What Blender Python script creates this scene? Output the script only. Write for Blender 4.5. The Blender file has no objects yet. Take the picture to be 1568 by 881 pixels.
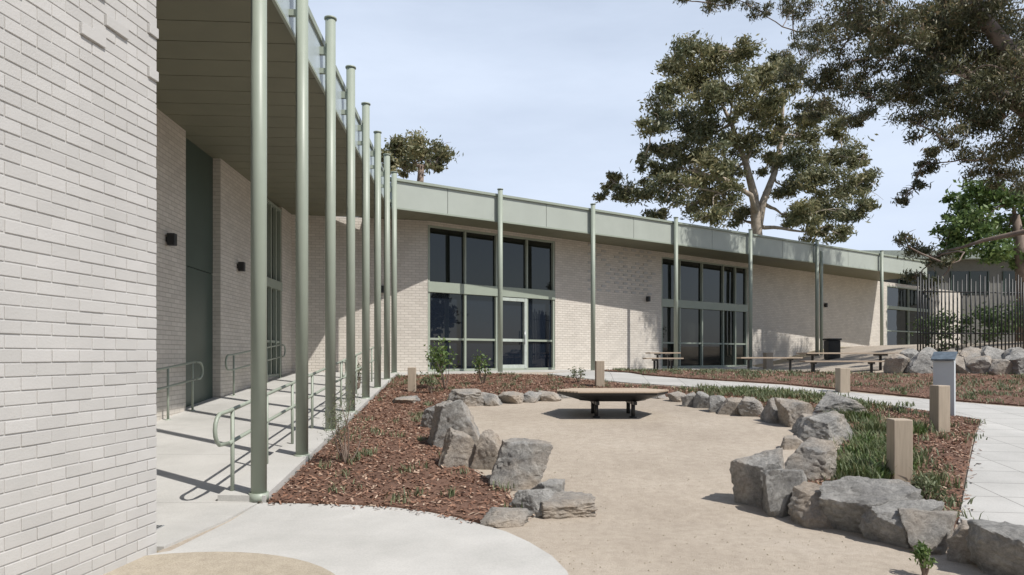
import bpy, bmesh, math, random
import numpy as np
from mathutils import Vector, Matrix
random.seed(7); rng=np.random.default_rng(7)
S=bpy.context.scene
EYE=1.6; F=1045.0; CX=784.0; HY=545.0
SUN=Vector((.62,-.44,1)).normalized()

# ------------------------------------------------------------ terrain
def sm(a,b,x):
    t=min(1,max(0,(x-a)/(b-a))); return t*t*(3-2*t)
def g(x,y):
    if y<6.6: h=0
    elif y<20.7: h=(y-6.6)*0.0745
    else: h=1.05
    return h+1.05*sm(10,18.5,x)*sm(18,23,y)*(1-sm(60,120,y))
def surv(px,py):
    """ground point seen along a measured bearing"""
    dx=(px-CX)/F; dz=(HY-py)/F
    z=1.5
    while z<70:
        if EYE+dz*z<=g(dx*z,z): break
        z+=0.02
    return (dx*z,z)
def at(px,py,Z): return Vector(((px-CX)/F*Z,Z,EYE+(HY-py)/F*Z))

# ------------------------------------------------------------ materials
def mat(name):
    m=bpy.data.materials.new(name); m.use_nodes=True
    nt=m.node_tree; b=nt.nodes['Principled BSDF']
    return m,nt,b
def N(nt,t,**k):
    n=nt.nodes.new(t)
    for a,v in k.items(): setattr(n,a,v)
    return n
def ramp(nt,stops):
    r=N(nt,'ShaderNodeValToRGB'); e=r.color_ramp.elements
    while len(e)<len(stops): e.new(0.5)
    for i,(p,c) in enumerate(stops):
        e[i].position=p; e[i].color=(*c,1)
    return r
def noise(nt,scale,detail=4,rough=.6,vec=None):
    n=N(nt,'ShaderNodeTexNoise'); n.inputs['Scale'].default_value=scale
    n.inputs['Detail'].default_value=detail; n.inputs['Roughness'].default_value=rough
    if vec: nt.links.new(vec,n.inputs['Vector'])
    return n
def coord(nt,o='Object'): return N(nt,'ShaderNodeTexCoord').outputs[o]
def bump(nt,b,h,strength=.5,dist=.02):
    u=N(nt,'ShaderNodeBump'); u.inputs['Strength'].default_value=strength; u.inputs['Distance'].default_value=dist
    nt.links.new(h,u.inputs['Height']); nt.links.new(u.outputs[0],b.inputs['Normal']); return u
def mixc(nt,fac,a,b2,mode='MIX'):
    m=N(nt,'ShaderNodeMix',data_type='RGBA',blend_type=mode)
    if isinstance(fac,float): m.inputs[0].default_value=fac
    else: nt.links.new(fac,m.inputs[0])
    for i,v in ((6,a),(7,b2)):
        if isinstance(v,tuple): m.inputs[i].default_value=(*v,1)
        else: nt.links.new(v,m.inputs[i])
    return m.outputs[2]
def simple(name,c,rough=.6,metal=0,var=.12,scale=6,bs=0.0):
    m,nt,b=mat(name); o=coord(nt)
    n=noise(nt,scale,5,.6,o)
    d=tuple(x*(1-var) for x in c); l=tuple(min(1,x*(1+var)) for x in c)
    r=ramp(nt,[(.3,d),(.7,l)]); nt.links.new(n.outputs[0],r.inputs[0])
    nt.links.new(r.outputs[0],b.inputs['Base Color'])
    b.inputs['Roughness'].default_value=rough; b.inputs['Metallic'].default_value=metal
    if bs:
        n2=noise(nt,scale*12,4,.6,o); bump(nt,b,n2.outputs[0],bs,.01)
    return m
def brickmat(name,c,tex=True):
    m,nt,b=mat(name); o=coord(nt)
    n=noise(nt,1.3,5,.6,o); n2=noise(nt,70,3,.6,o)
    col=ramp(nt,[(.25,tuple(x*.90 for x in c)),(.75,tuple(min(1,x*1.05) for x in c))]); nt.links.new(n.outputs[0],col.inputs[0])
    if tex:
        uv=coord(nt,'UV'); br=N(nt,'ShaderNodeTexBrick')
        nt.links.new(uv,br.inputs['Vector'])
        br.inputs['Color1'].default_value=(1,1,1,1); br.inputs['Color2'].default_value=(.87,.865,.86,1)
        br.inputs['Mortar'].default_value=(.68,.67,.65,1)
        br.inputs['Scale'].default_value=1; br.inputs['Mortar Size'].default_value=.007
        br.inputs['Mortar Smooth'].default_value=.25; br.inputs['Brick Width'].default_value=.24; br.inputs['Row Height'].default_value=.086
        out=mixc(nt,1.0,col.outputs[0],br.outputs[0],'MULTIPLY')
        nt.links.new(out,b.inputs['Base Color'])
        mm=N(nt,'ShaderNodeMath',operation='MULTIPLY_ADD'); nt.links.new(br.outputs['Fac'],mm.inputs[0]); mm.inputs[1].default_value=-1; 
        nt.links.new(n2.outputs[0],mm.inputs[2])
        bump(nt,b,mm.outputs[0],.8,.008)
    else:
        gi=N(nt,'ShaderNodeNewGeometry')
        rr=ramp(nt,[(0,(.89,.89,.885)),(1,(1.0,1.0,1.0))]); nt.links.new(gi.outputs['Random Per Island'],rr.inputs[0])
        nt.links.new(mixc(nt,1.0,col.outputs[0],rr.outputs[0],'MULTIPLY'),b.inputs['Base Color'])
        bump(nt,b,n2.outputs[0],.4,.005)
    b.inputs['Roughness'].default_value=.75
    return m
M_brick=brickmat('painted_brick',(.66,.61,.545))
M_brickg=brickmat('painted_brick_relief',(.52,.505,.485),False)
M_green=simple('green_paint',(.30,.335,.275),.45,0,.04,3)
M_fascia=simple('fascia_metal',(.39,.42,.375),.4,0,.05,1.2)
M_fascia2=simple('fascia_metal_sky_tint',(.42,.48,.50),.3,0,.05,1.2)  # blue of the reflected sky put into the base colour
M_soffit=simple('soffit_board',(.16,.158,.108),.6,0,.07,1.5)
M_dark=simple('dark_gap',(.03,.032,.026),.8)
M_dgreen=simple('dark_green_panel',(.05,.075,.06),.4,0,.1,2)
M_black=simple('black_steel',(.02,.02,.02),.45)
M_roof=simple('roof_metal',(.30,.34,.31),.5)
M_steel=simple('galvanised_steel',(.5,.52,.53),.35,.6)
M_grey=simple('grey_frame',(.42,.46,.42),.5)
def glassm(name,c):
    m,nt,b=mat(name); b.inputs['Base Color'].default_value=(*c,1)
    b.inputs['Roughness'].default_value=.015; b.inputs['IOR'].default_value=1.6
    n=noise(nt,1.1,2,.5,coord(nt)); bump(nt,b,n.outputs[0],.06,.02)
    return m
M_glass=glassm('window_glass',(.012,.014,.012)); M_glassb=glassm('window_glass_blue',(.010,.014,.022))
def concrete(name,grid=False):
    m,nt,b=mat(name); o=coord(nt)
    n=noise(nt,.8,6,.65,o); n2=noise(nt,60,4,.7,o)
    r=ramp(nt,[(.3,(.42,.41,.385)),(.7,(.55,.535,.505))]); nt.links.new(n.outputs[0],r.inputs[0])
    r2=ramp(nt,[(.3,(.86,.86,.86)),(.6,(1,1,1))]); nt.links.new(n2.outputs[0],r2.inputs[0])
    x=mixc(nt,1.0,r.outputs[0],r2.outputs[0],'MULTIPLY')
    if grid:
        mp=N(nt,'ShaderNodeMapping'); mp.inputs['Rotation'].default_value=(0,0,.1); nt.links.new(o,mp.inputs[0])
        br=N(nt,'ShaderNodeTexBrick'); nt.links.new(mp.outputs[0],br.inputs['Vector']); br.offset=0
        br.inputs['Color1'].default_value=(1,1,1,1); br.inputs['Color2'].default_value=(.90,.90,.90,1); br.inputs['Mortar'].default_value=(.42,.41,.40,1)
        br.inputs['Scale'].default_value=1; br.inputs['Mortar Size'].default_value=.007; br.inputs['Brick Width'].default_value=.9; br.inputs['Row Height'].default_value=.6
        x=mixc(nt,1.0,x,br.outputs[0],'MULTIPLY')
    nt.links.new(x,b.inputs['Base Color'])
    b.inputs['Roughness'].default_value=.85; bump(nt,b,n2.outputs[0],.15,.004); return m
M_conc=concrete('concrete'); M_pave=concrete('concrete_pavers',True)
def sandm(name,a,c2,c3):
    m,nt,b=mat(name); o=coord(nt)
    n=noise(nt,.55,7,.65,o); n2=noise(nt,90,3,.8,o); n3=noise(nt,9,5,.7,o)
    r=ramp(nt,[(.28,a),(.55,c2),(.75,c3)]); nt.links.new(n.outputs[0],r.inputs[0])
    r2=ramp(nt,[(.3,(.72,.70,.68)),(.5,(1,1,1)),(.72,(1.14,1.14,1.14))]); nt.links.new(n2.outputs[0],r2.inputs[0])
    r3=ramp(nt,[(.3,(.84,.83,.82)),(.6,(1.02,1.02,1.02))]); nt.links.new(n3.outputs[0],r3.inputs[0])
    x=mixc(nt,1.0,r.outputs[0],r2.outputs[0],'MULTIPLY'); x=mixc(nt,1.0,x,r3.outputs[0],'MULTIPLY')
    nt.links.new(x,b.inputs['Base Color']); b.inputs['Roughness'].default_value=.95
    mm=N(nt,'ShaderNodeMath',operation='ADD'); nt.links.new(n2.outputs[0],mm.inputs[0]); nt.links.new(n3.outputs[0],mm.inputs[1])
    bump(nt,b,mm.outputs[0],.5,.018); return m
M_sand=sandm('decomposed_granite',(.355,.30,.24),(.43,.37,.30),(.475,.415,.345))
M_agg=sandm('exposed_aggregate',(.38,.33,.25),(.42,.365,.285),(.46,.40,.32))
M_ground=sandm('dry_ground',(.26,.22,.15),(.33,.28,.2),(.22,.22,.12))
M_mulchb=sandm('mulch_base',(.11,.06,.04),(.17,.095,.065),(.21,.13,.09))
def island(name,stops,rough=.8,trans=0,nscale=None):
    m,nt,b=mat(name); gi=N(nt,'ShaderNodeNewGeometry')
    r=ramp(nt,stops); nt.links.new(gi.outputs['Random Per Island'],r.inputs[0])
    out=r.outputs[0]
    if nscale:
        n=noise(nt,nscale,3,.6,coord(nt)); r2=ramp(nt,[(.35,(.6,.65,.62)),(.65,(1.25,1.15,1.0))]); nt.links.new(n.outputs[0],r2.inputs[0])
        out=mixc(nt,1.0,out,r2.outputs[0],'MULTIPLY')
    nt.links.new(out,b.inputs['Base Color']); b.inputs['Roughness'].default_value=rough
    if trans:
        t=N(nt,'ShaderNodeBsdfTranslucent'); nt.links.new(out,t.inputs[0])
        mx=N(nt,'ShaderNodeMixShader'); mx.inputs[0].default_value=trans
        o=nt.nodes['Material Output']; nt.links.new(b.outputs[0],mx.inputs[1]); nt.links.new(t.outputs[0],mx.inputs[2]); nt.links.new(mx.outputs[0],o.inputs[0])
    return m
M_chip=island('mulch_chips',[(0,(.10,.05,.033)),(.45,(.22,.11,.068)),(.8,(.32,.19,.13)),(1,(.48,.37,.28))],.9)
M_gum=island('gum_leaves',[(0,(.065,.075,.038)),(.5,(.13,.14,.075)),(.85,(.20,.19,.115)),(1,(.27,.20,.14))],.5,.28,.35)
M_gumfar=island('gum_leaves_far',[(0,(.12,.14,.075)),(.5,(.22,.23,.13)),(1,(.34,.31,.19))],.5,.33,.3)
M_leafg=island('green_leaves',[(0,(.06,.11,.03)),(.5,(.13,.20,.06)),(1,(.22,.29,.10))],.5,.3)
M_leafd=island('dark_green_leaves',[(0,(.04,.07,.025)),(.5,(.09,.14,.045)),(1,(.15,.21,.07))],.5,.3)
M_grass=island('strap_leaves',[(0,(.07,.10,.035)),(.5,(.13,.17,.07)),(.85,(.21,.23,.11)),(1,(.32,.26,.15))],.6,.25)
M_sage=island('sage_leaves',[(0,(.08,.11,.05)),(.5,(.15,.18,.09)),(1,(.26,.27,.16))],.6,.25)
M_bark=simple('gum_bark',(.36,.30,.24),.85,0,.4,2.5,.4)
M_barkd=simple('gum_bark_dark',(.20,.15,.12),.85,0,.35,3,.4)
def rockm():
    m,nt,b=mat('basalt_rock'); o=coord(nt); oi=N(nt,'ShaderNodeObjectInfo')
    n=noise(nt,2.6,9,.72,o); n2=noise(nt,26,8,.8,o); n3=noise(nt,1.1,4,.6,o)
    r=ramp(nt,[(.3,(.15,.145,.14)),(.48,(.31,.30,.28)),(.68,(.47,.45,.42))]); nt.links.new(n.outputs[0],r.inputs[0])
    ad=N(nt,'ShaderNodeMath',operation='MULTIPLY_ADD'); nt.links.new(oi.outputs['Random'],ad.inputs[0]); ad.inputs[1].default_value=.24; nt.links.new(n3.outputs[0],ad.inputs[2])
    rf=ramp(nt,[(.56,(0,0,0)),(.76,(.75,.75,.75))]); nt.links.new(ad.outputs[0],rf.inputs[0])
    x=mixc(nt,rf.outputs[0],r.outputs[0],(.41,.33,.25))
    r2=ramp(nt,[(.3,(.55,.55,.55)),(.6,(1.12,1.12,1.12))]); nt.links.new(n2.outputs[0],r2.inputs[0])
    nt.links.new(mixc(nt,1.0,x,r2.outputs[0],'MULTIPLY'),b.inputs['Base Color'])
    b.inputs['Roughness'].default_value=.85
    mm=N(nt,'ShaderNodeMath',operation='ADD'); nt.links.new(n.outputs[0],mm.inputs[0]); nt.links.new(n2.outputs[0],mm.inputs[1])
    bump(nt,b,mm.outputs[0],.9,.035); return m
M_rock=rockm()
def woodm(name,c):
    m,nt,b=mat(name); o=coord(nt)
    mp=N(nt,'ShaderNodeMapping'); mp.inputs['Scale'].default_value=(25,25,1.5); nt.links.new(o,mp.inputs[0])
    n=noise(nt,1.5,6,.7,mp.outputs[0])
    r=ramp(nt,[(.3,tuple(x*.75 for x in c)),(.7,c)]); nt.links.new(n.outputs[0],r.inputs[0])
    nt.links.new(r.outputs[0],b.inputs['Base Color']); b.inputs['Roughness'].default_value=.7
    bump(nt,b,n.outputs[0],.3,.005); return m
M_wood=woodm('weathered_timber',(.46,.38,.29)); M_wood2=woodm('hardwood_slats',(.50,.40,.30))

# ------------------------------------------------------------ mesh helpers
def link(o,parent=None):
    S.collection.objects.link(o)
    if parent: o.parent=parent
    return o
def empty(name,loc=(0,0,0)):
    e=bpy.data.objects.new(name,None); e.empty_display_size=.2; e.location=loc; S.collection.objects.link(e); return e
def meshobj(name,V,Fc,m,parent=None,smooth=False):
    me=bpy.data.meshes.new(name); me.from_pydata([tuple(v) for v in V],[],[tuple(f) for f in Fc]); me.update()
    me.materials.append(m)
    if smooth: me.polygons.foreach_set('use_smooth',[True]*len(me.polygons))
    return link(bpy.data.objects.new(name,me),parent)
def meshnp(name,V,Fc,m,parent=None):
    V=np.asarray(V,dtype=np.float32); Fc=np.asarray(Fc,dtype=np.int32); k=Fc.shape[1]
    me=bpy.data.meshes.new(name); me.vertices.add(len(V)); me.vertices.foreach_set('co',V.ravel())
    me.loops.add(Fc.size); me.loops.foreach_set('vertex_index',Fc.ravel())
    me.polygons.add(len(Fc)); me.polygons.foreach_set('loop_start',np.arange(len(Fc),dtype=np.int32)*k)
    me.polygons.foreach_set('loop_total',np.full(len(Fc),k,dtype=np.int32))
    me.update(calc_edges=True); me.validate(); me.materials.append(m)
    return link(bpy.data.objects.new(name,me),parent)
class Boxes:
    """boxes in a wall frame: origin P0, along u, outward normal n"""
    def __init__(s): s.V=[]; s.F=[]; s.UV=[]
    def add(s,P0,u,n,ur,nr,zr):
        b=len(s.V)
        for uu in ur:
            for nn in nr:
                for zz in zr:
                    s.V.append((P0[0]+u[0]*uu+n[0]*nn,P0[1]+u[1]*uu+n[1]*nn,zz))
        loc=[(uu,nn,zz) for uu in ur for nn in nr for zz in zr]
        for f,ax in (((0,1,3,2),0),((4,6,7,5),0),((0,4,5,1),1),((2,3,7,6),1),((0,2,6,4),2),((1,5,7,3),2)):
            s.F.append(tuple(b+i for i in f))
            for i in f:
                L=loc[i]; s.UV.append((L[1],L[2]) if ax==0 else (L[0],L[2]) if ax==1 else (L[0],L[1]))
    def make(s,name,m,parent=None,bev=0):
        o=meshobj(name,s.V,s.F,m,parent)
        uv=o.data.uv_layers.new(name='UVMap')
        uv.data.foreach_set('uv',[c for t in s.UV for c in t])
        bm=bmesh.new(); bm.from_mesh(o.data); bmesh.ops.recalc_face_normals(bm,faces=bm.faces)
        bm.to_mesh(o.data); bm.free()
        if bev:
            md=o.modifiers.new('bevel','BEVEL'); md.width=bev; md.segments=2; md.limit_method='ANGLE'
        return o
def tube(Vs,Fs,pts,rad,k=10,cap=True):
    pts=[Vector(p) for p in pts]
    if not isinstance(rad,(list,tuple)): rad=[rad]*len(pts)
    b=len(Vs); ref=None
    for i,p in enumerate(pts):
        t=(pts[min(i+1,len(pts)-1)]-pts[max(i-1,0)]).normalized()
        if ref is None: ref=Vector((0,0,1)) if abs(t.z)<.9 else Vector((1,0,0))
        a=(ref-t*ref.dot(t)).normalized(); c=t.cross(a); ref=a
        for j in range(k):
            th=2*math.pi*j/k; Vs.append(p+(a*math.cos(th)+c*math.sin(th))*rad[i])
    for i in range(len(pts)-1):
        for j in range(k):
            j2=(j+1)%k; Fs.append((b+i*k+j,b+i*k+j2,b+(i+1)*k+j2,b+(i+1)*k+j))
    if cap:
        Fs.append(tuple(b+j for j in range(k))[::-1]); Fs.append(tuple(b+(len(pts)-1)*k+j for j in range(k)))
def tubeobj(name,lst,m,parent=None,k=12,smooth=True):
    V=[];Fc=[]
    for pts,r in lst: tube(V,Fc,pts,r,k)
    o=meshobj(name,V,Fc,m,parent,smooth)
    if smooth:
        for p in o.data.polygons:
            if len(p.vertices)>4: p.use_smooth=False
    return o
def drape(name,pts,off,m,skirt=.15,parent=None,step=.5):
    bm=bmesh.new(); vs=[bm.verts.new((x,y,0)) for x,y in pts]; bm.faces.new(vs)
    bmesh.ops.triangulate(bm,faces=bm.faces[:])
    xs=[p[0] for p in pts]; ys=[p[1] for p in pts]
    for ax,(a,b2) in ((0,(min(xs),max(xs))),(1,(min(ys),max(ys)))):
        v=math.ceil(a/step)*step
        while v<b2:
            co=(v,0,0) if ax==0 else (0,v,0); no=(1,0,0) if ax==0 else (0,1,0)
            bmesh.ops.bisect_plane(bm,geom=bm.verts[:]+bm.edges[:]+bm.faces[:],plane_co=co,plane_no=no,dist=1e-5)
            v+=step
    bmesh.ops.remove_doubles(bm,verts=bm.verts,dist=1e-4)
    for v in bm.verts: v.co.z=g(v.co.x,v.co.y)+off
    bmesh.ops.recalc_face_normals(bm,faces=bm.faces)
    if sum(f.normal.z for f in bm.faces)<0: bmesh.ops.reverse_faces(bm,faces=bm.faces)
    if skirt:
        be=[e for e in bm.edges if e.is_boundary]
        r=bmesh.ops.extrude_edge_only(bm,edges=be)
        for v in [x for x in r['geom'] if isinstance(x,bmesh.types.BMVert)]: v.co.z-=skirt
    me=bpy.data.meshes.new(name); bm.to_mesh(me); bm.free(); me.materials.append(m)
    return link(bpy.data.objects.new(name,me),parent)
def pip(P,poly):
    x=P[:,0];y=P[:,1]; ins=np.zeros(len(P),bool); n=len(poly); j=n-1
    for i in range(n):
        xi,yi=poly[i];xj,yj=poly[j]
        c=((yi>y)!=(yj>y))&(x<(xj-xi)*(y-yi)/(yj-yi+1e-12)+xi); ins^=c; j=i
    return ins
def sample(poly,n):
    xs=[p[0] for p in poly]; ys=[p[1] for p in poly]; out=np.zeros((0,2))
    while len(out)<n:
        P=np.column_stack([rng.uniform(min(xs),max(xs),n*2),rng.uniform(min(ys),max(ys),n*2)])
        out=np.vstack([out,P[pip(P,poly)]])
    return out[:n]

# ------------------------------------------------------------ ground
xs=[-900,-400,-150,-60,-30]+list(np.arange(-14,26.1,.5))+[40,70,150,400,900]
ys=[-900,-300,-80,-20]+list(np.arange(-4,46.1,.5))+[60,90,120,300,900]
V=[(x,y,g(x,y)) for y in ys for x in xs]; nx=len(xs)
Fc=[(j*nx+i,j*nx+i+1,(j+1)*nx+i+1,(j+1)*nx+i) for j in range(len(ys)-1) for i in range(nx-1)]
meshobj('ground',V,Fc,M_ground)
drape('sand_ground',[(-2.4,-3.5),(9,-3.5),(11,8),(14,16),(22,24),(24,40),(12,31),(0,24),(-3,21.5),(-3.2,12)],.012,M_sand,0)

colX=lambda y:-2.67-.0612*(y-7.2)
apron=[surv(*p) for p in [(262,850),(398,775),(470,776),(540,778),(600,782),(650,788),(700,798),(740,809),(775,820),(810,836),(845,858),(868,881),(885,920),(890,980)]]
apron+= [(.3,1.5),(.2,-3.5),(-3.9,-3.5),(-3.45,0),(-2.86,5.4)]
drape('concrete_path',apron,.03,M_conc,.1)
cc=[( -2.35+1.32*math.cos(a),4.13+1.32*math.sin(a)) for a in np.linspace(0,2*math.pi,49)[:-1]]
drape('aggregate_paving',cc,.036,M_agg,.01)
yy=[5.6,7.1]+[7.1+2.3*i for i in range(1,6)]+[22]
for a,b in zip(yy[:-1],yy[1:]):
    drape('covered_walk',[(-7.7,a+.004),(colX(max(a,7))+(.02 if a>6 else -.2),a+.004),(colX(max(b,7))+.02,b-.004),(-7.7,b-.004)],.034,M_conc,.1)
drape('walk_edge_kerb',[(colX(7.1)-.42,7.15),(colX(7.1)+.09,7.12),(colX(20)+.09,20),(colX(20)-.42,20)],.10,M_conc,.12)
def f2(px):
    Z=20*1746/(2350-px); return Vector(((px-CX)/F*Z,Z,0))
def w2(px):
    Z=22.2*1545/(2200-px); return Vector(((px-CX)/F*Z,Z,0))
ud=(f2(1350)-f2(604)).normalized(); nd=Vector((ud.y,-ud.x,0))
def off(P,a,b=0): q=P+ud*b+nd*a; return (q.x,q.y)
drape('terrace_paving',[off(f2(604),.25,-.2),off(f2(770),.55),off(f2(905),.5),off(f2(1150),.5),(w2(1150).x,w2(1150).y+.3),(w2(900).x,w2(900).y+.3),(w2(655).x,w2(655).y+.3),(-7,21.8),(-6,20.6)],.03,M_conc,.1)
path1=[surv(*p) for p in [(838,574),(905,570),(985,577),(1060,583),(1200,592),(1330,606),(1450,617),(1568,627),(1760,648)]]+[(8.6,9.2),(7.6,6.4),(6.2,3.0)]
path1+=[surv(*p) for p in [(1700,881),(1568,828),(1467,806),(1474,770),(1483,722),(1494,670),(1503,646),(1430,633),(1240,607),(1100,597),(960,588),(880,580)]]
drape('concrete_path',path1,.035,M_pave,.1)
bedL=[surv(*p) for p in [(412,774),(470,776),(540,778),(600,782),(650,788),(700,798),(736,807),(800,798),(775,755),(705,715),(672,690),(655,650),(700,622),(760,618),(850,609),(1040,609),(1090,600),(960,591),(880,583),(838,577),(760,575),(700,576),(620,578)]]
bedL+=[(colX(y)+.12,y) for y in (19.6,17,14,11,9,7.5)]
bedR=[surv(*p) for p in [(1040,611),(1100,601),(1240,610),(1430,636),(1500,648),(1490,670),(1480,722),(1471,770),(1462,812),(1440,850),(1390,835),(1290,800),(1215,760),(1290,700),(1290,675),(1230,655),(1130,632),(1060,620)]]
bedT=[surv(*p) for p in [(915,569),(985,575.5),(1060,581.5),(1200,590),(1330,603),(1450,615),(1568,624),(1760,644)]]+[(18.5,17),(18.5,18.9)]+[surv(*p) for p in [(1568,577),(1360,575),(1200,572),(1050,569)]]
beds=[('mulch_bed',bedL,24000),('mulch_bed',bedR,16000),('mulch_bed',bedT,12000)]
def blades(P,h,w,lean):
    n=len(P); a=rng.uniform(0,2*np.pi,n); hh=h*rng.uniform(.5,1.1,n); l=lean*rng.uniform(.1,1,n)*hh
    d=np.column_stack([np.cos(a),np.sin(a),np.zeros(n)]); s=np.column_stack([-np.sin(a),np.cos(a),np.zeros(n)])
    up=np.array([0,0,1.])
    ww=(w*rng.uniform(.6,1.2,n))[:,None]
    b0=P-s*ww; b1=P+s*ww; m0=P+d*(l*.35)[:,None]+up*(hh*.6)[:,None]; t=P+d*l[:,None]+up*(hh*.95)[:,None]
    V=np.stack([b0,b1,m0+s*ww*.8,m0-s*ww*.8,t+s*ww*.1,t-s*ww*.1],1).reshape(-1,3)
    i=np.arange(n)[:,None]*6
    return V,np.vstack([i+np.array([0,1,2,3]),i+np.array([3,2,4,5])])
def tufts(P2,nb,h,w,lean,spread):
    out=[]
    for x,y in P2:
        k=int(nb*random.uniform(.4,1.4)); s=spread*random.uniform(.5,1.4)
        q=rng.normal(0,s,(k,2))+[x,y]; out.append(np.column_stack([q,[g(a,b)+.06 for a,b in q]]))
    return blades(np.vstack(out),h,w,lean)
for nm,poly,n in beds:
    drape(nm,poly,.05,M_mulchb,.12)
    P=sample(poly,n); z=np.array([g(x,y) for x,y in P])+.055+rng.uniform(0,.02,n)
    # a few chips kicked out over the edges
    k=n//25; e=np.array(poly); i0=rng.integers(0,len(poly),k); tt=rng.uniform(0,1,k)[:,None]
    Q=e[i0]*(1-tt)+e[(i0+1)%len(poly)]*tt+rng.normal(0,.06,(k,2)); zq=np.array([g(x,y) for x,y in Q])+.045
    P=np.vstack([P,Q]); z=np.concatenate([z,zq]); n=len(P)
    C=np.column_stack([P,z]); a=rng.uniform(0,np.pi*2,n); L=rng.uniform(.008,.034,n)[:,None]; W=rng.uniform(.004,.012,n)[:,None]
    t=np.column_stack([np.cos(a),np.sin(a),rng.uniform(-.5,.5,n)]); s=np.column_stack([-np.sin(a),np.cos(a),rng.uniform(-.6,.6,n)])
    V=np.stack([C-t*L-s*W,C+t*L-s*W,C+t*L+s*W,C-t*L+s*W],1).reshape(-1,3)
    meshnp('mulch_chips',V,np.arange(n)[:,None]*4+np.arange(4),M_chip)
V1,F1=tufts(sample(bedL,130),24,.10,.007,1.1,.06); meshnp('groundcover_plants',V1,F1,M_sage)
V1,F1=tufts(sample(bedT,380),22,.09,.011,1.3,.12); meshnp('groundcover_plants',V1,F1,M_sage)
V1,F1=tufts(sample(bedR,110),26,.11,.009,1.2,.09); meshnp('groundcover_plants',V1,F1,M_sage)
def strip(pts,n,jit):
    out=[]
    for _ in range(n):
        i=random.randrange(len(pts)); out.append((pts[i][0]+random.gauss(0,jit),pts[i][1]+random.gauss(0,jit)))
    return out
dn=[surv(*p) for p in [(1310,650),(1335,668),(1350,690),(1325,705),(1365,722),(1305,730),(1380,665),(1330,740)]]
V1,F1=tufts(strip(dn,85,.15),36,.23,.008,1.1,.07); meshnp('strap_leaf_plants',V1,F1,M_grass)
V1,F1=tufts(strip(dn,50,.15),40,.16,.012,1.2,.07); meshnp('groundcover_plants',V1,F1,M_leafg)
dn=[surv(*p) for p in [(1400,775),(1425,755),(1420,790),(1415,715)]]
V1,F1=tufts(strip(dn,14,.10),34,.20,.006,.8,.05); meshnp('strap_leaf_plants',V1,F1,M_grass)
dn=[surv(*p) for p in [(1100,603),(1140,604),(1180,606),(1220,611),(1250,616),(1280,622),(1150,607),(1340,628)]]
V1,F1=tufts(strip(dn,130,.35),34,.11,.011,1.2,.13); meshnp('groundcover_plants',V1,F1,M_grass)

# ------------------------------------------------------------ boulders
from mathutils import noise as mn
def boulder(xc,yb,w,h,seed,sub=4,dep=.8):
    r=random.Random(seed); X,Y=surv(xc,yb); sc=Y/F; W=w*sc; H=h*sc; D=W*dep*r.uniform(.8,1.15)
    planes=[]
    k=r.choice([7,8,9,10])
    for i in range(k):
        a=2*math.pi*(i+r.uniform(-.35,.35))/k*2.0; zz=r.uniform(-.35,.65)
        v=Vector((math.cos(a),math.sin(a),zz)).normalized(); planes.append((v,r.uniform(.52,.95)))
    planes.append((Vector((r.uniform(-.35,.35),r.uniform(-.6,.1),1)).normalized(),r.uniform(.5,.7)))
    planes.append((Vector((r.uniform(-.9,.9),r.uniform(-.9,.3),1)).normalized(),r.uniform(.55,.8)))
    bm=bmesh.new(); bmesh.ops.create_icosphere(bm,subdivisions=sub,radius=1)
    for v in bm.verts:
        d=v.co.normalized(); R=1.35
        for n,hh in planes:
            c=d.dot(n)
            if c>.05: R=min(R,hh/c)
        o=Vector((seed*3.1,seed*1.7,0)); p=d*R
        R*=1+.06*mn.noise(p*2.0+o)+.06*(abs(mn.noise(p*4.0+o))*2-.6)+.028*mn.noise(p*12+o)
        v.co=d*R
    co=[v.co for v in bm.verts]
    mnx=[min(c[i] for c in co) for i in range(3)]; mx=[max(c[i] for c in co) for i in range(3)]
    for v in bm.verts:
        v.co.x=(v.co.x-(mnx[0]+mx[0])/2)/(mx[0]-mnx[0])*W*1.04
        v.co.y=(v.co.y-(mnx[1]+mx[1])/2)/(mx[1]-mnx[1])*D
        v.co.z=(v.co.z-mnx[2])/(mx[2]-mnx[2])*(H*1.35)
    me=bpy.data.meshes.new('boulder'); bm.to_mesh(me); bm.free(); me.materials.append(M_rock)
    me.polygons.foreach_set('use_smooth',[True]*len(me.polygons))
    try: me.set_sharp_from_angle(angle=math.radians(24))
    except Exception: pass
    o=bpy.data.objects.new('boulder',me); Yc=Y+D*.4; Xc=X*Yc/Y
    o.location=(Xc,Yc,g(Xc,Yc)-H*.33); link(o)
R=[(695,690,88,74),(668,662,52,42),(706,722,66,62),(746,722,50,60),(797,753,98,72),(838,780,56,40),(820,795,80,38),(775,811,78,24),(866,797,92,30),(620,622,46,13),
(715,624,58,26),(752,623,36,20),(782,620,40,18),(812,618,36,17),(842,616,36,16),(868,611,34,12),
(1036,617,26,16),(1057,624,28,22),(1076,627,28,26),(1100,633,34,26),(1118,637,40,26),(1150,640,46,30),(1190,650,44,38),(1215,656,52,44),(1275,648,88,44),(1262,685,96,50),(1240,668,50,30),
(1160,782,84,88),(1235,742,100,64),(1205,796,72,72),(1262,812,100,62),(1325,826,140,84),(1385,842,110,68),(1430,852,100,62),(1500,872,90,62),(1560,900,130,80),(1300,800,60,50),(1620,900,120,70),(1210,690,34,20),
(1378,574,42,30),(1410,574,46,32),(1440,574,36,24),(1470,575,48,30),(1500,576,40,28),(1530,577,42,24),(1560,577,54,34),(1600,578,60,36),(1395,570,36,34),(1425,570,36,36),(1455,571,36,34),(1490,572,44,38),(1520,572,44,38),(1550,572,44,36),(1650,580,70,40),(930,606,26,10),(1010,612,24,10)]
for i,(a,b,c,d) in enumerate(R): boulder(a,b,c,d,i+11,sub=5 if c>45 else 4)
pv=[];pf=[]
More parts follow.
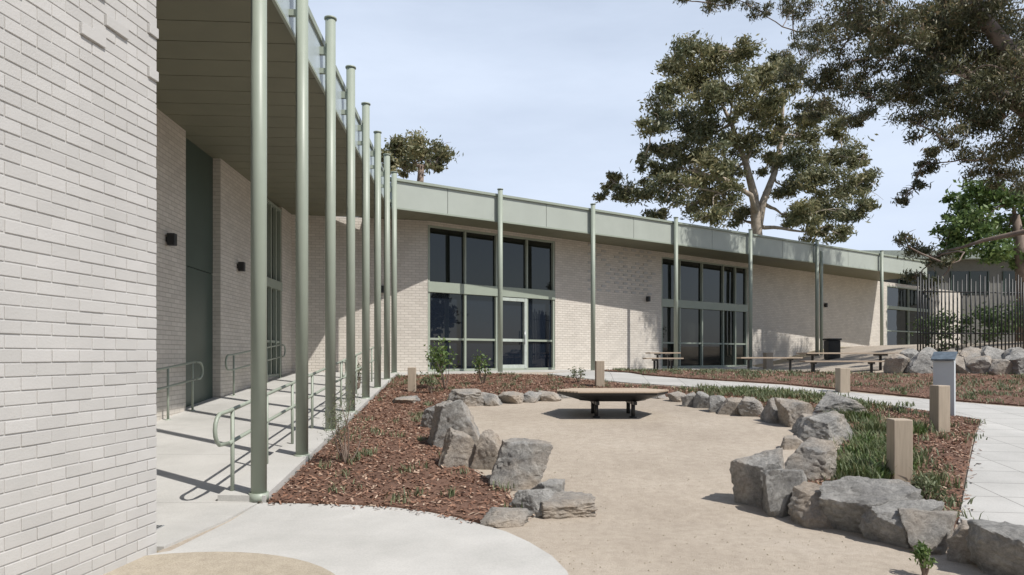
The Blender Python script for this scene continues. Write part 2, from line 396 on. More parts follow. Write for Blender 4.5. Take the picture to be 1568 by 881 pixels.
pts=[surv(random.uniform(780,1300),random.uniform(660,879)) for _ in range(420)]
for x,y in pts:
    r=random.uniform(.004,.012); z=g(x,y)+.014; b=len(pv)
    for dx,dy,dz in ((1,0,0),(0,1,0),(-1,0,0),(0,-1,0),(0,0,1.0)): pv.append((x+dx*r*random.uniform(.7,1.3),y+dy*r,z+dz*r*.8))
    pf+=[(b,b+1,b+4),(b+1,b+2,b+4),(b+2,b+3,b+4),(b+3,b,b+4)]
meshobj('pebbles',pv,pf,M_agg)

# ------------------------------------------------------------ school building
B=empty('school_building')
SOF=5.99; TOP=6.88
cols=[]; capl=[]
c1=[7.2+1.845*i for i in range(8)]; c1[7]=20.0
for y in c1:
    x=colX(y); cols.append(([(x,y,g(x,y)-.1),(x,y,6.96)],.081))
    capl.append(([(x,y,6.96),(x,y,6.985)],.098)); capl.append(([(x,y,g(x,y)+.02),(x,y,g(x,y)+.115)],.10))
for px in (766,908,1035,1149,1251,1350):
    p=f2(px); cols.append(([(p.x,p.y,g(p.x,p.y)-.1),(p.x,p.y,6.96)],.081))
    capl.append(([(p.x,p.y,6.96),(p.x,p.y,6.985)],.098))
p=f2(1251)+ud*.35; cols.append(([(p.x,p.y,g(p.x,p.y)-.1),(p.x,p.y,6.5)],.07))
tubeobj('columns',cols,M_green,B,24); tubeobj('column_caps',capl,M_green,B,24)
u1=Vector((-.0612,1,0)).normalized(); n1=Vector((u1.y,-u1.x,0))
E1=lambda y:Vector((colX(y)-.17,y,0))
fb=Boxes(); L1=(E1(20)-E1(6)).length
k=0
while k<L1-.1:
    k2=min(k+1.835,L1); fb.add(E1(6),u1,n1,(k+.006,k2-.006),(-.03,0),(SOF-.02,6.62)); k=k2
fb.make('fascia_wing_left',M_fascia2,B)
gb=Boxes(); gb.add(E1(6),u1,n1,(0,L1),(-.10,.035),(6.62,6.72)); gb.add(E1(6),u1,n1,(0,L1),(-.02,.02),(SOF-.06,SOF-.02))
for y in c1:
    s=(E1(y)-E1(6)).length; gb.add(E1(6),u1,n1,(s-.03,s+.03),(.0,.12),(6.40,6.52)); gb.add(E1(6),u1,n1,(s-.03,s+.03),(.0,.12),(6.10,6.18))
gb.make('gutter_wing_left',M_green,B)
F0=f2(604)-nd*.14-ud*.1; L2=(f2(1425)-f2(604)).length
fb=Boxes()
colS=[(f2(p)-f2(604)).length+.1 for p in (604,766,908,1035,1149,1251,1350)]+[L2]
for a,b in zip(colS[:-1],colS[1:]):
    m=(a+b)/2
    for q0,q1 in ((a,m),(m,b)):
        fb.add(F0,ud,nd,(q0+.009,q1-.009),(-.03,0),(SOF+.0,6.76))
fb.make('fascia_wing_rear',M_fascia,B)
gb=Boxes(); gb.add(F0,ud,nd,(-.1,L2),(-.2,.06),(6.765,6.84)); gb.add(F0,ud,nd,(-.05,L2),(-.045,.012),(SOF-.05,SOF-.003))
gb.make('roof_edge_rear',M_green,B)
dk=Boxes(); dk.add(F0,ud,nd,(.2,L2),(-9,-.035),(6.2,6.8)); dk.add(E1(6),u1,n1,(0,L1),(-9,-.035),(6.2,6.7)); dk.make('roof_deck',M_roof,B)
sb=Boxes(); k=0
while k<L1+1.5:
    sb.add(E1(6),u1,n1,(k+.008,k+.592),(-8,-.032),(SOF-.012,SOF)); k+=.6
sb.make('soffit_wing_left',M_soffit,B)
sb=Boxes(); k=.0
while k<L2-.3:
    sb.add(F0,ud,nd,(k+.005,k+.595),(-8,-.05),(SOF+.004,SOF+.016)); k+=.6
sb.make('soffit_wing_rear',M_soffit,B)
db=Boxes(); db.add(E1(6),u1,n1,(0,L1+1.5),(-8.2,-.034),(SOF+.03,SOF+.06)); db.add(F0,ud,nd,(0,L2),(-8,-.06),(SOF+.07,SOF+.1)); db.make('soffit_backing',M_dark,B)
W1=lambda y:Vector((-6.28-.0612*(y-12.07),y,0))
O1=W1(5); s1=lambda y:(W1(y)-O1).length
wb=Boxes()
wb.add(O1,u1,n1,(0,s1(13.3)),(-.25,0),(-.2,SOF-.002))
wb.add(O1,u1,n1,(s1(15.15),s1(18.1)),(-1.6,0),(-.2,SOF-.002))
wb.add(O1,u1,n1,(s1(20.1),s1(21.4)),(-.25,0),(-.2,SOF-.002))
wb.add(O1,u1,n1,(s1(18.1)+.001,s1(20.1)-.001),(-.25,-.01),(-.2,1.02))
gp_=Boxes(); gp_.add(O1,u1,n1,(s1(13.3)+.002,s1(15.15)-.002),(-.24,-.17),(.2,3.4)); gp_.add(O1,u1,n1,(s1(13.3)+.002,s1(15.15)-.002),(-.24,-.165),(3.415,SOF-.003))
gp_.make('entry_panel',M_dgreen,B)
fr=Boxes(); gl=Boxes(); glb=Boxes(); fr2=Boxes()
def window(P0,u,n,u0,u1_,z0,zt0,zt1,z1,fr_,gl_,mul,doors=(),mid=None):
    # each pane is its own sheet, very slightly out of true
    t=.05; qs=[0]+list(mul)+[1]
    for a,b in zip(qs[:-1],qs[1:]):
        A_,B_=u0+(u1_-u0)*a,u0+(u1_-u0)*b
        for G,(za,zb) in ((gl_,(z0,zt0)),(gl,(zt1,z1))):
            ks=len(G.V); G.add(P0,u,n,(A_,B_),(-.14,-.12),(za,zb))
            d1=random.uniform(-.006,.006); d2=random.uniform(-.006,.006)
            for i in range(ks,ks+8):
                x,y,z=G.V[i]; ii=i-ks; f=(d1 if ii>=4 else -d1)+(d2 if ii%2 else -d2)
                G.V[i]=(x+n[0]*f,y+n[1]*f,z)
    fr_.add(P0,u,n,(u0,u1_),(-.15,.015),(zt0,zt1))
    fr_.add(P0,u,n,(u0,u1_),(-.15,.0),(z1-.06,z1)); fr_.add(P0,u,n,(u0,u1_),(-.15,.0),(z0,z0+.08))
    for q in qs:
        c=u0+(u1_-u0)*q; c=min(max(c,u0+t),u1_-t)
        fr_.add(P0,u,n,(c-t*.8,c+t*.8),(-.16,-.02),(z0+.08,zt0)); fr_.add(P0,u,n,(c-t*.7,c+t*.7),(-.16,-.02),(zt1,z1-.06))
    if mid: fr_.add(P0,u,n,(u0+.05,u1_-.05),(-.13,-.05),(mid-.035,mid+.035))
    for a,b in doors:
        A=u0+(u1_-u0)*a; C=u0+(u1_-u0)*b
        for x in (A+.08,C-.08): fr2.add(P0,u,n,(x-.06,x+.06),(-.12,.0),(z0+.02,zt0-.02))
        fr2.add(P0,u,n,(A+.14,C-.14),(-.12,-.005),(z0+.02,z0+.2)); fr2.add(P0,u,n,(A+.14,C-.14),(-.12,-.005),(zt0-.14,zt0-.02))
        fr2.add(P0,u,n,(A+.14,C-.14),(-.12,-.03),(mid-.05,mid+.05))
window(O1,u1,n1,s1(18.1),s1(20.1),1.0,3.5,3.75,SOF-.1,fr,gl,(.25,.5,.75),mid=2.0)
A=w2(655); C=Vector((-7.2,21.1,0)); uc=(A-C).normalized(); nc=Vector((uc.y,-uc.x,0)); Lc=(A-C).length
wb.add(C,uc,nc,(0,Lc),(-.3,0),(.5,SOF-.003))
uw=(w2(1345)-A).normalized(); nw=Vector((uw.y,-uw.x,0)); sw=lambda px:(w2(px)-A).length
def wall2(a,b,z0=.6,z1=SOF-.001): wb.add(A,uw,nw,(sw(a),sw(b)),(-.3,0),(z0,z1))
wb.add(A,uw,nw,(0,sw(850)),(-.3,.0),(5.86,SOF-.001))
wall2(850,1013); wall2(1145,1358); wall2(1424,1520)
wb.add(A,uw,nw,(sw(1013),sw(1145)),(-.3,0),(5.80,SOF-.001)); wb.add(A,uw,nw,(sw(1358),sw(1424)),(-.3,0),(5.80,SOF-.001))
wb.make('brick_walls',M_brick,B)
window(A,uw,nw,0.01,sw(850),1.08,3.68,4.02,5.86,fr,glb,(.27,.51,.76),doors=((.51,.76),),mid=2.15)
window(A,uw,nw,sw(1013),sw(1145),1.08,3.68,4.02,5.80,fr,gl,(.2,.45,.7,.85),mid=2.15)
window(A,uw,nw,sw(1358),sw(1424),2.1,4.4,4.6,5.80,fr,gl,(.5,),mid=3.1)
fr.make('window_frames',M_green,B,.004); fr2.make('door_leaf_frames',M_grey,B,.004); gl.make('window_glass',M_glass,B); glb.make('door_glass',M_glassb,B)
xx=sw(850)*.76-.16
tubeobj('door_handle',[([A+uw*xx+nw*.05+Vector((0,0,2.0)),A+uw*xx+nw*.05+Vector((0,0,2.5))],.018),([A+uw*xx+nw*.0+Vector((0,0,2.05)),A+uw*xx+nw*.05+Vector((0,0,2.05))],.012),([A+uw*xx+nw*.0+Vector((0,0,2.45)),A+uw*xx+nw*.05+Vector((0,0,2.45))],.012)],M_steel,B,8)
pb=Boxes()
for r in range(0,22,2):
    z=5.93-.086*r-.08
    for k in range(int((sw(1006)-sw(900))/.48)):
        if random.random()<.8: pb.add(A,uw,nw,(sw(900)+k*.48+(.24 if r%4 else 0),sw(900)+k*.48+.23+(.24 if r%4 else 0)),(.001,.025),(z,z+.076))
pb.make('proud_bricks',M_brickg,B)
lt=Boxes()
for (P0,u,n,s,z) in ((O1,u1,n1,s1(12.45),3.72),(O1,u1,n1,s1(16.25),3.72),(A,uw,nw,sw(990),3.95),(A,uw,nw,sw(1262),4.3),(C,uc,nc,3.15,3.72)):
    lt.add(P0,u,n,(s-.06,s+.06),(.03,.17),(z-.11,z+.11)); lt.add(P0,u,n,(s-.04,s+.04),(.001,.03),(z-.05,z+.05))
lt.make('wall_lights',M_black,B,.01)
Pc=Vector((-2.853,5.48,0)); ub=Vector((-116,-1045,0)).normalized(); nb_=Vector((-ub.y,ub.x,0))
core=Boxes(); core.add(Pc,ub,nb_,(.005,9.5),(-3.6,-.006),(-.3,7.2)); core.make('end_wall_core',M_brickg,B)
bb=Boxes()
for j in range(-1,62):
    z=.012+j*.086; o=0 if j%2 else -.12; k=0
    while o+k*.24<4.6:
        a=o+k*.24; b=a+.233; k+=1
        if b<.02: continue
        a=max(a,0)
        pr=random.uniform(-.002,.0028)
        if z>3.72 and ((j%4==0 and k%3==1) or (j%4==2 and k%3==0)): pr=.02
        bb.add(Pc,ub,nb_,(a,b+random.uniform(-.002,.001)),(-.02,pr),(z+random.uniform(0,.0018),z+.078+random.uniform(-.0015,.001)))
bb.make('end_wall_bricks',M_brickg,B,.003)
# ------------------------------------------------------------ handrails
def rail(name,y0,y1,xf,sp=1.25):
    P=lambda y,h:Vector((xf(y),y,g(xf(y),y)+.05+h)); L=[]
    hi,lo=.92,.58; ys=list(np.linspace(y0,y1,max(3,int((y1-y0)/.8))))
    top=[P(y,hi) for y in ys]; bot=[P(y,lo) for y in ys]
    def loopp(y,d):
        c=P(y,(hi+lo)/2); r=(hi-lo)/2
        return [c+Vector((0,d*(.16*(1 if 0<i<8 else 0)+r*math.sin(math.pi*i/8)*1.0),r*math.cos(math.pi*i/8))) for i in range(9)]
    seq=loopp(y0,-1)[::-1]
    seq=seq+top+loopp(y1,1)+bot[::-1]+[seq[0]]
    L.append((seq,.021)); n=max(1,round((y1-y0)/sp))
    for i in range(n+1):
        y=y0+.12+(y1-y0-.24)*i/n; L.append(([P(y,-.08),P(y,hi)],.021)); L.append(([P(y,-.06),P(y,-.0)],.05))
    tubeobj(name,L,M_green)
rail('handrail',7.2,13.6,lambda y:colX(y)-.32)
rail('handrail',13.95,19.0,lambda y:colX(y)-.32)
rail('handrail',11.0,13.4,lambda y:W1(y).x+.14)
rail('handrail',15.3,19.3,lambda y:W1(y).x+.2)
gx=Boxes(); gx.add((-3.45,6.2,0),(1,0),(0,1),(-.25,.25),(-.09,.09),(.036,.04)); o=gx.make('drain_grate',M_steel)
gy=Boxes()
for i in range(16): gy.add((-3.45,6.2,0),(1,0),(0,1),(-.24+i*.031,-.228+i*.031),(-.07,.07),(.0405,.0425))
o2=gy.make('slots',M_black,o)

# ------------------------------------------------------------ bollards
def bollard(px,pyt,pyb,w):
    X,Y=surv(px,pyb); s=Y/F; h=(pyb-pyt)*s; ww=w*s/2
    bx=Boxes(); a=random.uniform(-.15,.15); u=(math.cos(a),math.sin(a)); n=(math.sin(a),-math.cos(a)); z=g(X,Y)
    bx.add((X,Y+ww,0),u,n,(-ww,ww),(-ww,ww),(z-.1,z+h)); bx.make('timber_bollard',M_wood,None,.012)
for a in ((630,563,604,12),(919,553,596,13),(1294,564,604,16),(1445,591,668,20),(1385,643,746,28),(1178,540,566,11)): bollard(*a)
# ------------------------------------------------------------ platform bench
X,Y=surv(938,645); Y+=.55; X=(938-CX)/F*Y; z0=g(X,Y)
T=empty('slatted_platform_bench',(X,Y,z0))
hexo=[(-1.06,0),(-.72,-.62),(.72,-.62),(1.06,0),(.72,.62),(-.72,.62)]
V=[];Fc=[]
def ring(sc,z,sy=None): 
    b=len(V); sy=sy or sc
    for x,y in hexo: V.append((x*sc,y*sy,z))
    return b
a=ring(.99,.462); b=ring(.98,.425); c=ring(.60,.31,.55); d=ring(.58,.295,.53)
for r0,r1 in ((a,b),(b,c),(c,d)):
    for i in range(6): Fc.append((r0+i,r0+(i+1)%6,r1+(i+1)%6,r1+i))
Fc.append(tuple(range(a,a+6))); Fc.append(tuple(range(d,d+6))[::-1])
meshobj('tray',V,Fc,M_black,T)
sb=Boxes(); 
for i in range(13):
    y=-.60+i*.1; hl=1.06-abs(y)*.34/.62-.01
    sb.add((0,y+.0,0),(1,0),(0,1),(-hl,hl),(-.0465,.0465),(.465,.495))
sb.make('slats',M_wood2,T,.004)
lg=[]
for x in (-.34,.34):
    for y in (-.26,.26):
        lg.append(([(x,y,-.03),(x,y,.30)],.038)); lg.append(([(x,y,-.02),(x,y,.02)],.07))
tubeobj('legs',lg,M_black,T)
rb=Boxes()
for s in (-1,1): rb.add((0,0,0),(1,0),(0,1),(s*.34-.03,s*.34+.03),(-.5,.5),(.24,.30))
rb.make('bearers',M_black,T)
# ------------------------------------------------------------ tables / benches near wing
def bench(name,px,length,h,ang,wd,Y):
    X=(px-CX)/F*Y
    z=g(X,Y)+.02; T=empty(name,(X,Y,z)); T.rotation_euler=(0,0,ang)
    bx=Boxes(); n=5
    for i in range(n):
        w=wd/n; bx.add((0,0,0),(1,0),(0,1),(-length/2,length/2),(-wd/2+i*w+.004,-wd/2+(i+1)*w-.004),(h-.045,h))
    bx.make('top_slats',M_wood2,T,.004)
    lb=Boxes()
    for s in (-1,1):
        x=s*(length/2-.35)
        lb.add((0,0,0),(1,0),(0,1),(x-.03,x+.03),(-.03,.03),(-.02,h-.1)); lb.add((0,0,0),(1,0),(0,1),(x-.03,x+.03),(-wd/2+.03,wd/2-.03),(h-.1,h-.047)); lb.add((0,0,0),(1,0),(0,1),(x-.04,x+.04),(-wd/2+.06,wd/2-.06),(-.02,.02))
    lb.make('legs',M_black,T)
bench('picnic_table',1296,2.9,.62,.05,.75,21.5); bench('timber_bench',1290,2.5,.38,.05,.35,20.7)
bench('timber_bench',1178,2.2,.48,.1,.4,23.5); bench('timber_bench',1015,1.3,.46,.1,.45,23.3); bench('picnic_table',1015,1.1,.65,.1,.6,24.3)
X,Y=(1274-CX)/F*29,29.0; z=g(X,Y)
bm_=Boxes(); bm_.add((X,Y,0),(1,0),(0,1),(-.25,.25),(-.25,.25),(z,z+.8)); bm_.add((X,Y,0),(1,0),(0,1),(-.29,.29),(-.30,.29),(z+.805,z+.88)); bm_.make('rubbish_bin',M_black,None,.03)
# ------------------------------------------------------------ lectern sign
X,Y=surv(1446,640); z=g(X,Y); T=empty('lectern_sign',(X,Y,z)); T.rotation_euler=(0,0,-.75)
V=[(-.04,-.16,-.05),(.04,-.16,-.05),(.04,.12,-.05),(-.04,.12,-.05),(-.04,-.20,1.05),(.04,-.20,1.05),(.04,.10,1.17),(-.04,.10,1.17)]
V=[(x*4.2,y*.42,zz) for x,y,zz in V]
meshobj('plinth',V,[(0,3,2,1),(4,5,6,7),(0,1,5,4),(1,2,6,5),(2,3,7,6),(3,0,4,7)],simple('sign_plinth',(.55,.58,.60),.5,.1,.04,4),T)
V=[(-.19,-.14,1.06),(.19,-.14,1.06),(.19,.10,1.20),(-.19,.10,1.20)]; V+=[(x,y-.01,zz+.025) for x,y,zz in V]
meshobj('sign_panel',V,[(0,3,2,1),(4,5,6,7),(0,1,5,4),(1,2,6,5),(2,3,7,6),(3,0,4,7)],simple('sign_face',(.12,.15,.18),.4,0,.3,14),T)
# ------------------------------------------------------------ fence + far building
L=[]; 
for i in range(62):
    x=12.6+i*.125; y=21.2+.25*math.sin(i*.2)+i*.02; z=g(x,y); L.append(([(x,y,z-.1),(x,y,4.05+.12*math.sin(i*1.9))],.022))
L.append(([(12.6,21.25,3.6),(20.4,22.4,3.6)],.02)); L.append(([(12.6,21.25,2.3),(20.4,22.4,2.3)],.02))
tubeobj('pole_fence',L,M_black,None,8)
H=empty('neighbouring_building'); hb=Boxes()
hb.add((22,47,0),(1,0),(0,1),(0,26),(0,9),(1.5,8.2)); hb.make('walls',simple('render_wall',(.17,.165,.15),.8),H)
hb=Boxes(); hb.add((21.5,46.3,0),(1,0),(0,1),(0,27),(0,10),(8.2,8.75)); hb.make('roof',M_roof,H)
hb=Boxes(); hf=Boxes()
for i in range(7):
    hb.add((22,47,0),(1,0),(0,1),(1+i*3.6,3.6+i*3.6),(-.03,-.005),(5.8,7.4))
    for q in (1,2.3,3.55): hf.add((22,47,0),(1,0),(0,1),(q-.04+i*3.6,q+.04+i*3.6),(-.08,-.031),(5.8,7.4))
hb.make('windows',M_glass,H); hf.make('frames',M_dgreen,H)

# ------------------------------------------------------------ trees
def leaves(cl,per,L,W,droop,sub=10,sq=.75):
    C=[]
    for c,r in cl:
        n=int(per*(r**1.6)); k=max(4,int(sub*(r**1.1)))
        d=rng.normal(0,1,(k,3)); d/=np.linalg.norm(d,axis=1)[:,None]; d*=(rng.uniform(.25,1,k)**.6)[:,None]*r*np.array([1,1,sq])
        idx=rng.integers(0,k,n); sz=rng.uniform(.15,.36,k)*min(r,1.6)
        C.append(np.array(c)+d[idx]+rng.normal(0,1,(n,3))*(sz[idx])[:,None]*np.array([1,1,.6]))
    C=np.vstack(C); n=len(C)
    t=rng.normal(0,1,(n,3)); t[:,2]-=droop; t/=np.linalg.norm(t,axis=1)[:,None]
    s=np.cross(t,rng.normal(0,1,(n,3))); s/=np.linalg.norm(s,axis=1)[:,None]
    l=(L*rng.uniform(.6,1.3,n))[:,None]; w=(W*rng.uniform(.6,1.3,n))[:,None]
    V=np.stack([C-t*l*.5,C+s*w*.5,C+t*l*.5,C-s*w*.5],1).reshape(-1,3)
    return V,np.arange(n)[:,None]*4+np.arange(4)
def limb(p0,p1,r0,r1,wob=.12,n=7):
    p0=Vector(p0);p1=Vector(p1); d=(p1-p0).length; pts=[];rs=[]
    o=Vector((random.gauss(0,1),random.gauss(0,1),abs(random.gauss(0,1))))*d*wob
    for i in range(n+1):
        t=i/n; pts.append(p0.lerp(p1,t)+o*math.sin(math.pi*t)+Vector((random.gauss(0,1),random.gauss(0,1),random.gauss(0,1)))*d*.012); rs.append(r0+(r1-r0)*t)
    pts[0]=p0; pts[-1]=p1
    return (pts,rs)
def tree(name,trunks,clumps,per,L,W,droop,lm,bm_,sub=10,twig=.05,sq=.75):
    off_=Vector(trunks[0][0][0]); T=empty(name,tuple(off_)); lst=[]; nodes=[]
    for tp,tr in trunks:
        tp=[Vector(p)-off_ for p in tp]; lst.append((tp,tr)); nodes+=[(p,r) for p,r in zip(tp,tr)][1:]
    cl=[(c-off_,r) for c,r in clumps]
    order=sorted(cl,key=lambda c:min((c[0]-n[0]).length for n in nodes))
    for c,r in order:
        best=min(nodes,key=lambda n:(n[0]-c).length+ (2.0 if n[0].z>c.z+1.5 else 0))
        r0=min(best[1]*.75,twig+.02*(best[0]-c).length); lb=limb(best[0],c,r0,twig*.35); lst.append(lb)
        nodes.append((c,twig*.9)); nodes.append((lb[0][4],r0*.8))
        for _ in range(5):
            e=c+Vector((random.gauss(0,1),random.gauss(0,1),random.gauss(0,.7)))*r*.6; lst.append(limb(c,e,twig*.35,twig*.08,.15,4))
    tubeobj('trunk_and_limbs',lst,bm_,T,7)
    V,Fq=leaves(cl,per,L,W,droop,sub,sq); meshnp('foliage',V,Fq,lm,T)
def cl(lst,Z,dz,k=1.0):
    o=[]
    for x,y,r in lst:
        zz=Z(x,y) if callable(Z) else Z
        z=zz+random.uniform(-dz,dz); o.append((at(x,y,z),r*k*z/F))
    return o
random.seed(3)
mid=[(1050,80,26),(1085,95,28),(1125,80,26),(1030,105,20),(1060,130,30),(1020,150,24),(1005,190,22),(1045,180,30),(1090,150,30),(1130,130,28),(1150,170,26),(1100,200,28),(1010,230,22),(985,250,16),(1050,240,26),(1095,250,28),(1140,225,26),
(940,278,16),(960,295,20),(925,298,10),(990,290,20),(1030,290,26),(1070,310,26),(1010,325,14),(1110,300,24),(1095,330,20),(1130,335,18),(1190,200,24),(1180,250,20),(1205,290,20),(1230,250,30),(1225,210,22),(1260,280,30),(1290,240,24),(1320,245,16),(1310,285,24),(1270,320,28),(1310,325,22),(1235,330,24),(1330,310,12),(1210,335,16),(1250,355,20),(1290,362,16),(1180,155,24),(1200,120,24),(1240,180,24),(1160,120,22),(1075,275,24),(1020,260,20),(1070,220,24),(1120,270,20),(1280,200,22),(1190,95,20),(1330,275,16)]
tree('gum_tree',[([at(1166,560,48),at(1164,400,48),at(1158,345,48),at(1155,300,48),at(1142,250,48),at(1120,190,48),at(1095,140,48)],[.50,.38,.36,.30,.22,.15,.08]),
 ([at(1160,360,48),at(1168,310,48.3),at(1186,265,48.6),at(1196,215,49),at(1200,150,49)],[.27,.26,.22,.16,.08]),
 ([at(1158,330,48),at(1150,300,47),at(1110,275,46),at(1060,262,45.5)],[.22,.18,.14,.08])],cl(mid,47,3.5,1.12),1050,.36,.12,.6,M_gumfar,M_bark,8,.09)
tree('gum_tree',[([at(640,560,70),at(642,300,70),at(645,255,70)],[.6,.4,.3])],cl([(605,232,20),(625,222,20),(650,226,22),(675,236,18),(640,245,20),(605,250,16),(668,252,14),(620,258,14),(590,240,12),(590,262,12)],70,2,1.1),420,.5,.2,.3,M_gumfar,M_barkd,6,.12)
tree('broadleaf_tree',[([at(1570,560,40),at(1565,400,40),at(1555,330,40)],[.5,.35,.2])],cl([(1470,310,22),(1500,290,28),(1540,300,32),(1575,310,35),(1460,345,24),(1500,340,30),(1545,350,32),(1480,375,24),(1520,385,26),(1450,370,18),(1560,390,26)],40,2),800,.34,.16,.3,M_leafg,M_barkd,9,.08)
near=[(1045,0,14),(1090,6,16),(1130,0,22),(1165,18,16),(1215,15,26),(1250,50,34),(1225,85,26),(1205,115,20),(1255,130,32),(1235,170,20),(1300,60,40),(1285,110,30),(1300,20,40),(1340,150,32),(1325,185,22),(1350,90,36),(1385,40,45),(1390,130,38),(1430,80,46),(1405,190,30),(1435,160,36),(1470,40,50),(1480,120,44),(1520,70,50),(1545,20,50),(1445,215,30),(1420,250,22),(1480,190,36),(1520,160,44),(1555,120,50),(1500,245,32),(1545,220,40),(1530,270,24),(1570,270,36),(1400,290,16),(1385,305,12),(1385,365,14),(1405,385,20),(1430,395,18),(1400,425,18),(1425,440,14),(1590,180,60),(1610,60,60),(1455,405,14),(1340,20,36),(1420,20,40),(1500,10,40),(1360,60,34),(1450,110,36),(1540,180,40),(1270,165,22),(1310,130,26)]
up=[(random.uniform(1150,1750),random.uniform(-330,-20),random.uniform(30,60)) for _ in range(46)]
up+=[(1300,-50,45),(1330,-60,55),(1400,-60,55)]
CLN=cl(near,lambda x,y:31-7*sm(1210,1360,x),2.2); CLU=cl(up,23,3.5)
def lands(c):
    """where the clump's shadow meets the rear fascia line, as distance along it"""
    h=Vector((-SUN.x,-SUN.y,0)); P=Vector((c.x,c.y,0)); d=P-F0
    t=-(d.dot(nd))/h.dot(nd) if h.dot(nd) else 0
    return (d+h*t).dot(ud), c.z-SUN.z*t
CLU=[(c,r) for c,r in CLU if not (lands(c)[0]-r*1.3<colS[3] and lands(c)[1]<9)]
# gum clumps added up-sun so their shade dapples the far half of the rear wing
for i in range(15):
    s=random.uniform(colS[3]+1,colS[6]+2); q=F0+ud*s+Vector((0,0,random.uniform(2.6,6.8))); t=random.uniform(10.2,12.2)
    CLU.append((q+SUN*t,random.uniform(.55,.95)))
tree('gum_tree',[([(18.6,22,g(18.6,22)-.2),(18.2,22,6),(17.6,22.2,9),(16.6,22.6,11.5),(15,23,14),(13.4,23.5,16)],[.50,.42,.34,.26,.18,.11]),
 ([(17.6,22.2,9),(16.8,24,11),(15.4,26,13.5),(13.5,28.5,15.5)],[.26,.20,.15,.09])],CLN+CLU,1800,.19,.05,1.0,M_gum,M_barkd,11,.05)
# screening shrubs behind the pole fence
hedge=[(Vector((15+i*.75+random.uniform(-.3,.3),24.5+random.uniform(-.8,.8)+i*.1,g(15+i*.75,24)+random.uniform(.4,1.5))),random.uniform(.55,.95)) for i in range(18)]
V,Fq=leaves(hedge,700,.16,.07,.2,9); meshnp('screening_hedge',V,Fq,M_leafd)
tb=[]; tl=[]
for i in range(34):
    a=math.radians(-150+i*4.3); R_=random.uniform(36,50); x=R_*math.cos(a)+2; y=R_*math.sin(a)+6
    hh=random.uniform(7,13); tl.append(([(x,y,-.1),(x+random.uniform(-.5,.5),y,hh*.7)],[.3,.12]))
    for _ in range(7): tb.append((Vector((x+random.gauss(0,2.2),y+random.gauss(0,2.2),hh*random.uniform(.35,1))),random.uniform(1.3,2.4)))
TB=empty('distant_tree_belt',(0,-35,0)); sh=Vector((0,-35,0))
tubeobj('trunks',[([Vector(p)-sh for p in a],b) for a,b in tl],M_barkd,TB,7)
V,Fq=leaves([(c-sh,r) for c,r in tb],60,.8,.4,.3,7); meshnp('foliage',V,Fq,M_gum,TB)

def shrub(px,pyt,pyb,wpx,lm=M_leafg,L=.07,W=.03,n=500):
    X,Y=surv(px,pyb); s=Y/F; h=(pyb-pyt)*s; w=wpx*s/2; z=g(X,Y)+.04; T=empty('shrub',(X,Y,z)); lst=[]; c=[]
    for i in range(9):
        e=Vector((random.uniform(-w,w)*.8,random.uniform(-w,w)*.8,h*random.uniform(.45,.95))); lst.append(limb((0,0,-.05),e,.012,.004,.06,5)); c.append(e)
    tubeobj('stems',lst,M_barkd,T,6)
    C=np.array([c[i%9] for i in range(n)])+rng.normal(0,1,(n,3))*np.array([w*.28,w*.28,h*.13]); C[:,2]=np.maximum(C[:,2],.05)
    t=rng.normal(0,1,(n,3)); t/=np.linalg.norm(t,axis=1)[:,None]; s_=np.cross(t,rng.normal(0,1,(n,3))); s_/=np.linalg.norm(s_,axis=1)[:,None]
    V=np.stack([C-t*L*.5,C+s_*W*.5,C+t*L*.5,C-s_*W*.5],1).reshape(-1,3); meshnp('leaves',V,np.arange(n)[:,None]*4+np.arange(4),lm,T)
shrub(682,535,600,44,M_leafg,.10,.05,450); shrub(740,548,592,28,M_leafg,.08,.04,250); shrub(530,605,716,60,M_sage,.06,.008,900)
shrub(660,575,606,30,M_sage,.07,.03,250); shrub(550,560,600,20,M_sage,.06,.02,200); shrub(1420,735,780,36,M_sage,.06,.02,300); shrub(885,568,590,20,M_sage,.08,.03,150); shrub(1415,845,885,30,M_leafg,.05,.02,200)

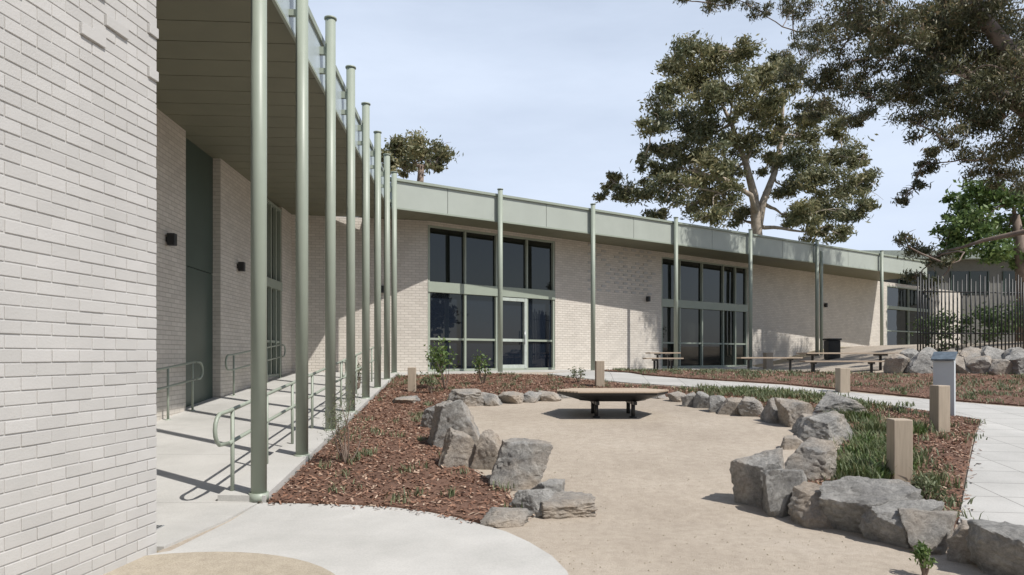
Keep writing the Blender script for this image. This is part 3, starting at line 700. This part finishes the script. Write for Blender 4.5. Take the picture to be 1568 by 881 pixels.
# ------------------------------------------------------------ sun, sky, camera
sun=bpy.data.lights.new('sun','SUN'); sun.energy=4.8; sun.angle=math.radians(.53); sun.color=(1,.965,.91)
so=bpy.data.objects.new('sun',sun); so.rotation_euler=SUN.to_track_quat('Z','Y').to_euler(); so.location=(5,-10,20); link(so)
w=bpy.data.worlds.new('World'); S.world=w; w.use_nodes=True; nt=w.node_tree; bg=nt.nodes['Background']
sky=N(nt,'ShaderNodeTexSky'); sky.sky_type='NISHITA'; sky.sun_disc=False
sky.sun_elevation=math.asin(SUN.z); sky.sun_rotation=math.atan2(SUN.x,SUN.y); sky.air_density=1.0; sky.dust_density=1.0; sky.ozone_density=1
tc=N(nt,'ShaderNodeTexCoord'); mp=N(nt,'ShaderNodeMapping'); mp.inputs['Scale'].default_value=(1,1.6,4); mp.inputs['Rotation'].default_value=(.3,.35,.5)
nt.links.new(tc.outputs['Generated'],mp.inputs[0]); n=noise(nt,1.6,7,.55,mp.outputs[0])
sp=N(nt,'ShaderNodeSeparateXYZ'); nt.links.new(tc.outputs['Generated'],sp.inputs[0])
hz=ramp(nt,[(0,(.88,.88,.88)),(.45,(.72,.72,.72)),(.7,(.2,.2,.2)),(1,(.08,.08,.08))]); nt.links.new(sp.outputs[2],hz.inputs[0])
ma=N(nt,'ShaderNodeMath',operation='MULTIPLY_ADD'); ma.inputs[1].default_value=.5; ma.inputs[2].default_value=.5; nt.links.new(sp.outputs[1],ma.inputs[0])
bk=ramp(nt,[(.3,(.2,.2,.2)),(.7,(1,1,1))]); nt.links.new(ma.outputs[0],bk.inputs[0])
r=ramp(nt,[(.38,(0,0,0)),(.72,(.28,.28,.28))]); nt.links.new(n.outputs[0],r.inputs[0])
fac=mixc(nt,1.0,mixc(nt,1.0,hz.outputs[0],r.outputs[0],'ADD'),bk.outputs[0],'MULTIPLY')
x=mixc(nt,fac,sky.outputs[0],(7.5,8.5,10.2))
nt.links.new(x,bg.inputs[0]); bg.inputs[1].default_value=.1
cam=bpy.data.cameras.new('camera'); cam.lens=24; cam.sensor_width=36; cam.shift_y=.0666; cam.clip_end=3000; cam.clip_start=.05
co=bpy.data.objects.new('camera',cam); co.location=(0,0,EYE); co.rotation_euler=(math.radians(90),0,0); link(co); S.camera=co
S.view_settings.view_transform='Standard'; S.view_settings.look='None'; S.view_settings.exposure=0; S.view_settings.gamma=1
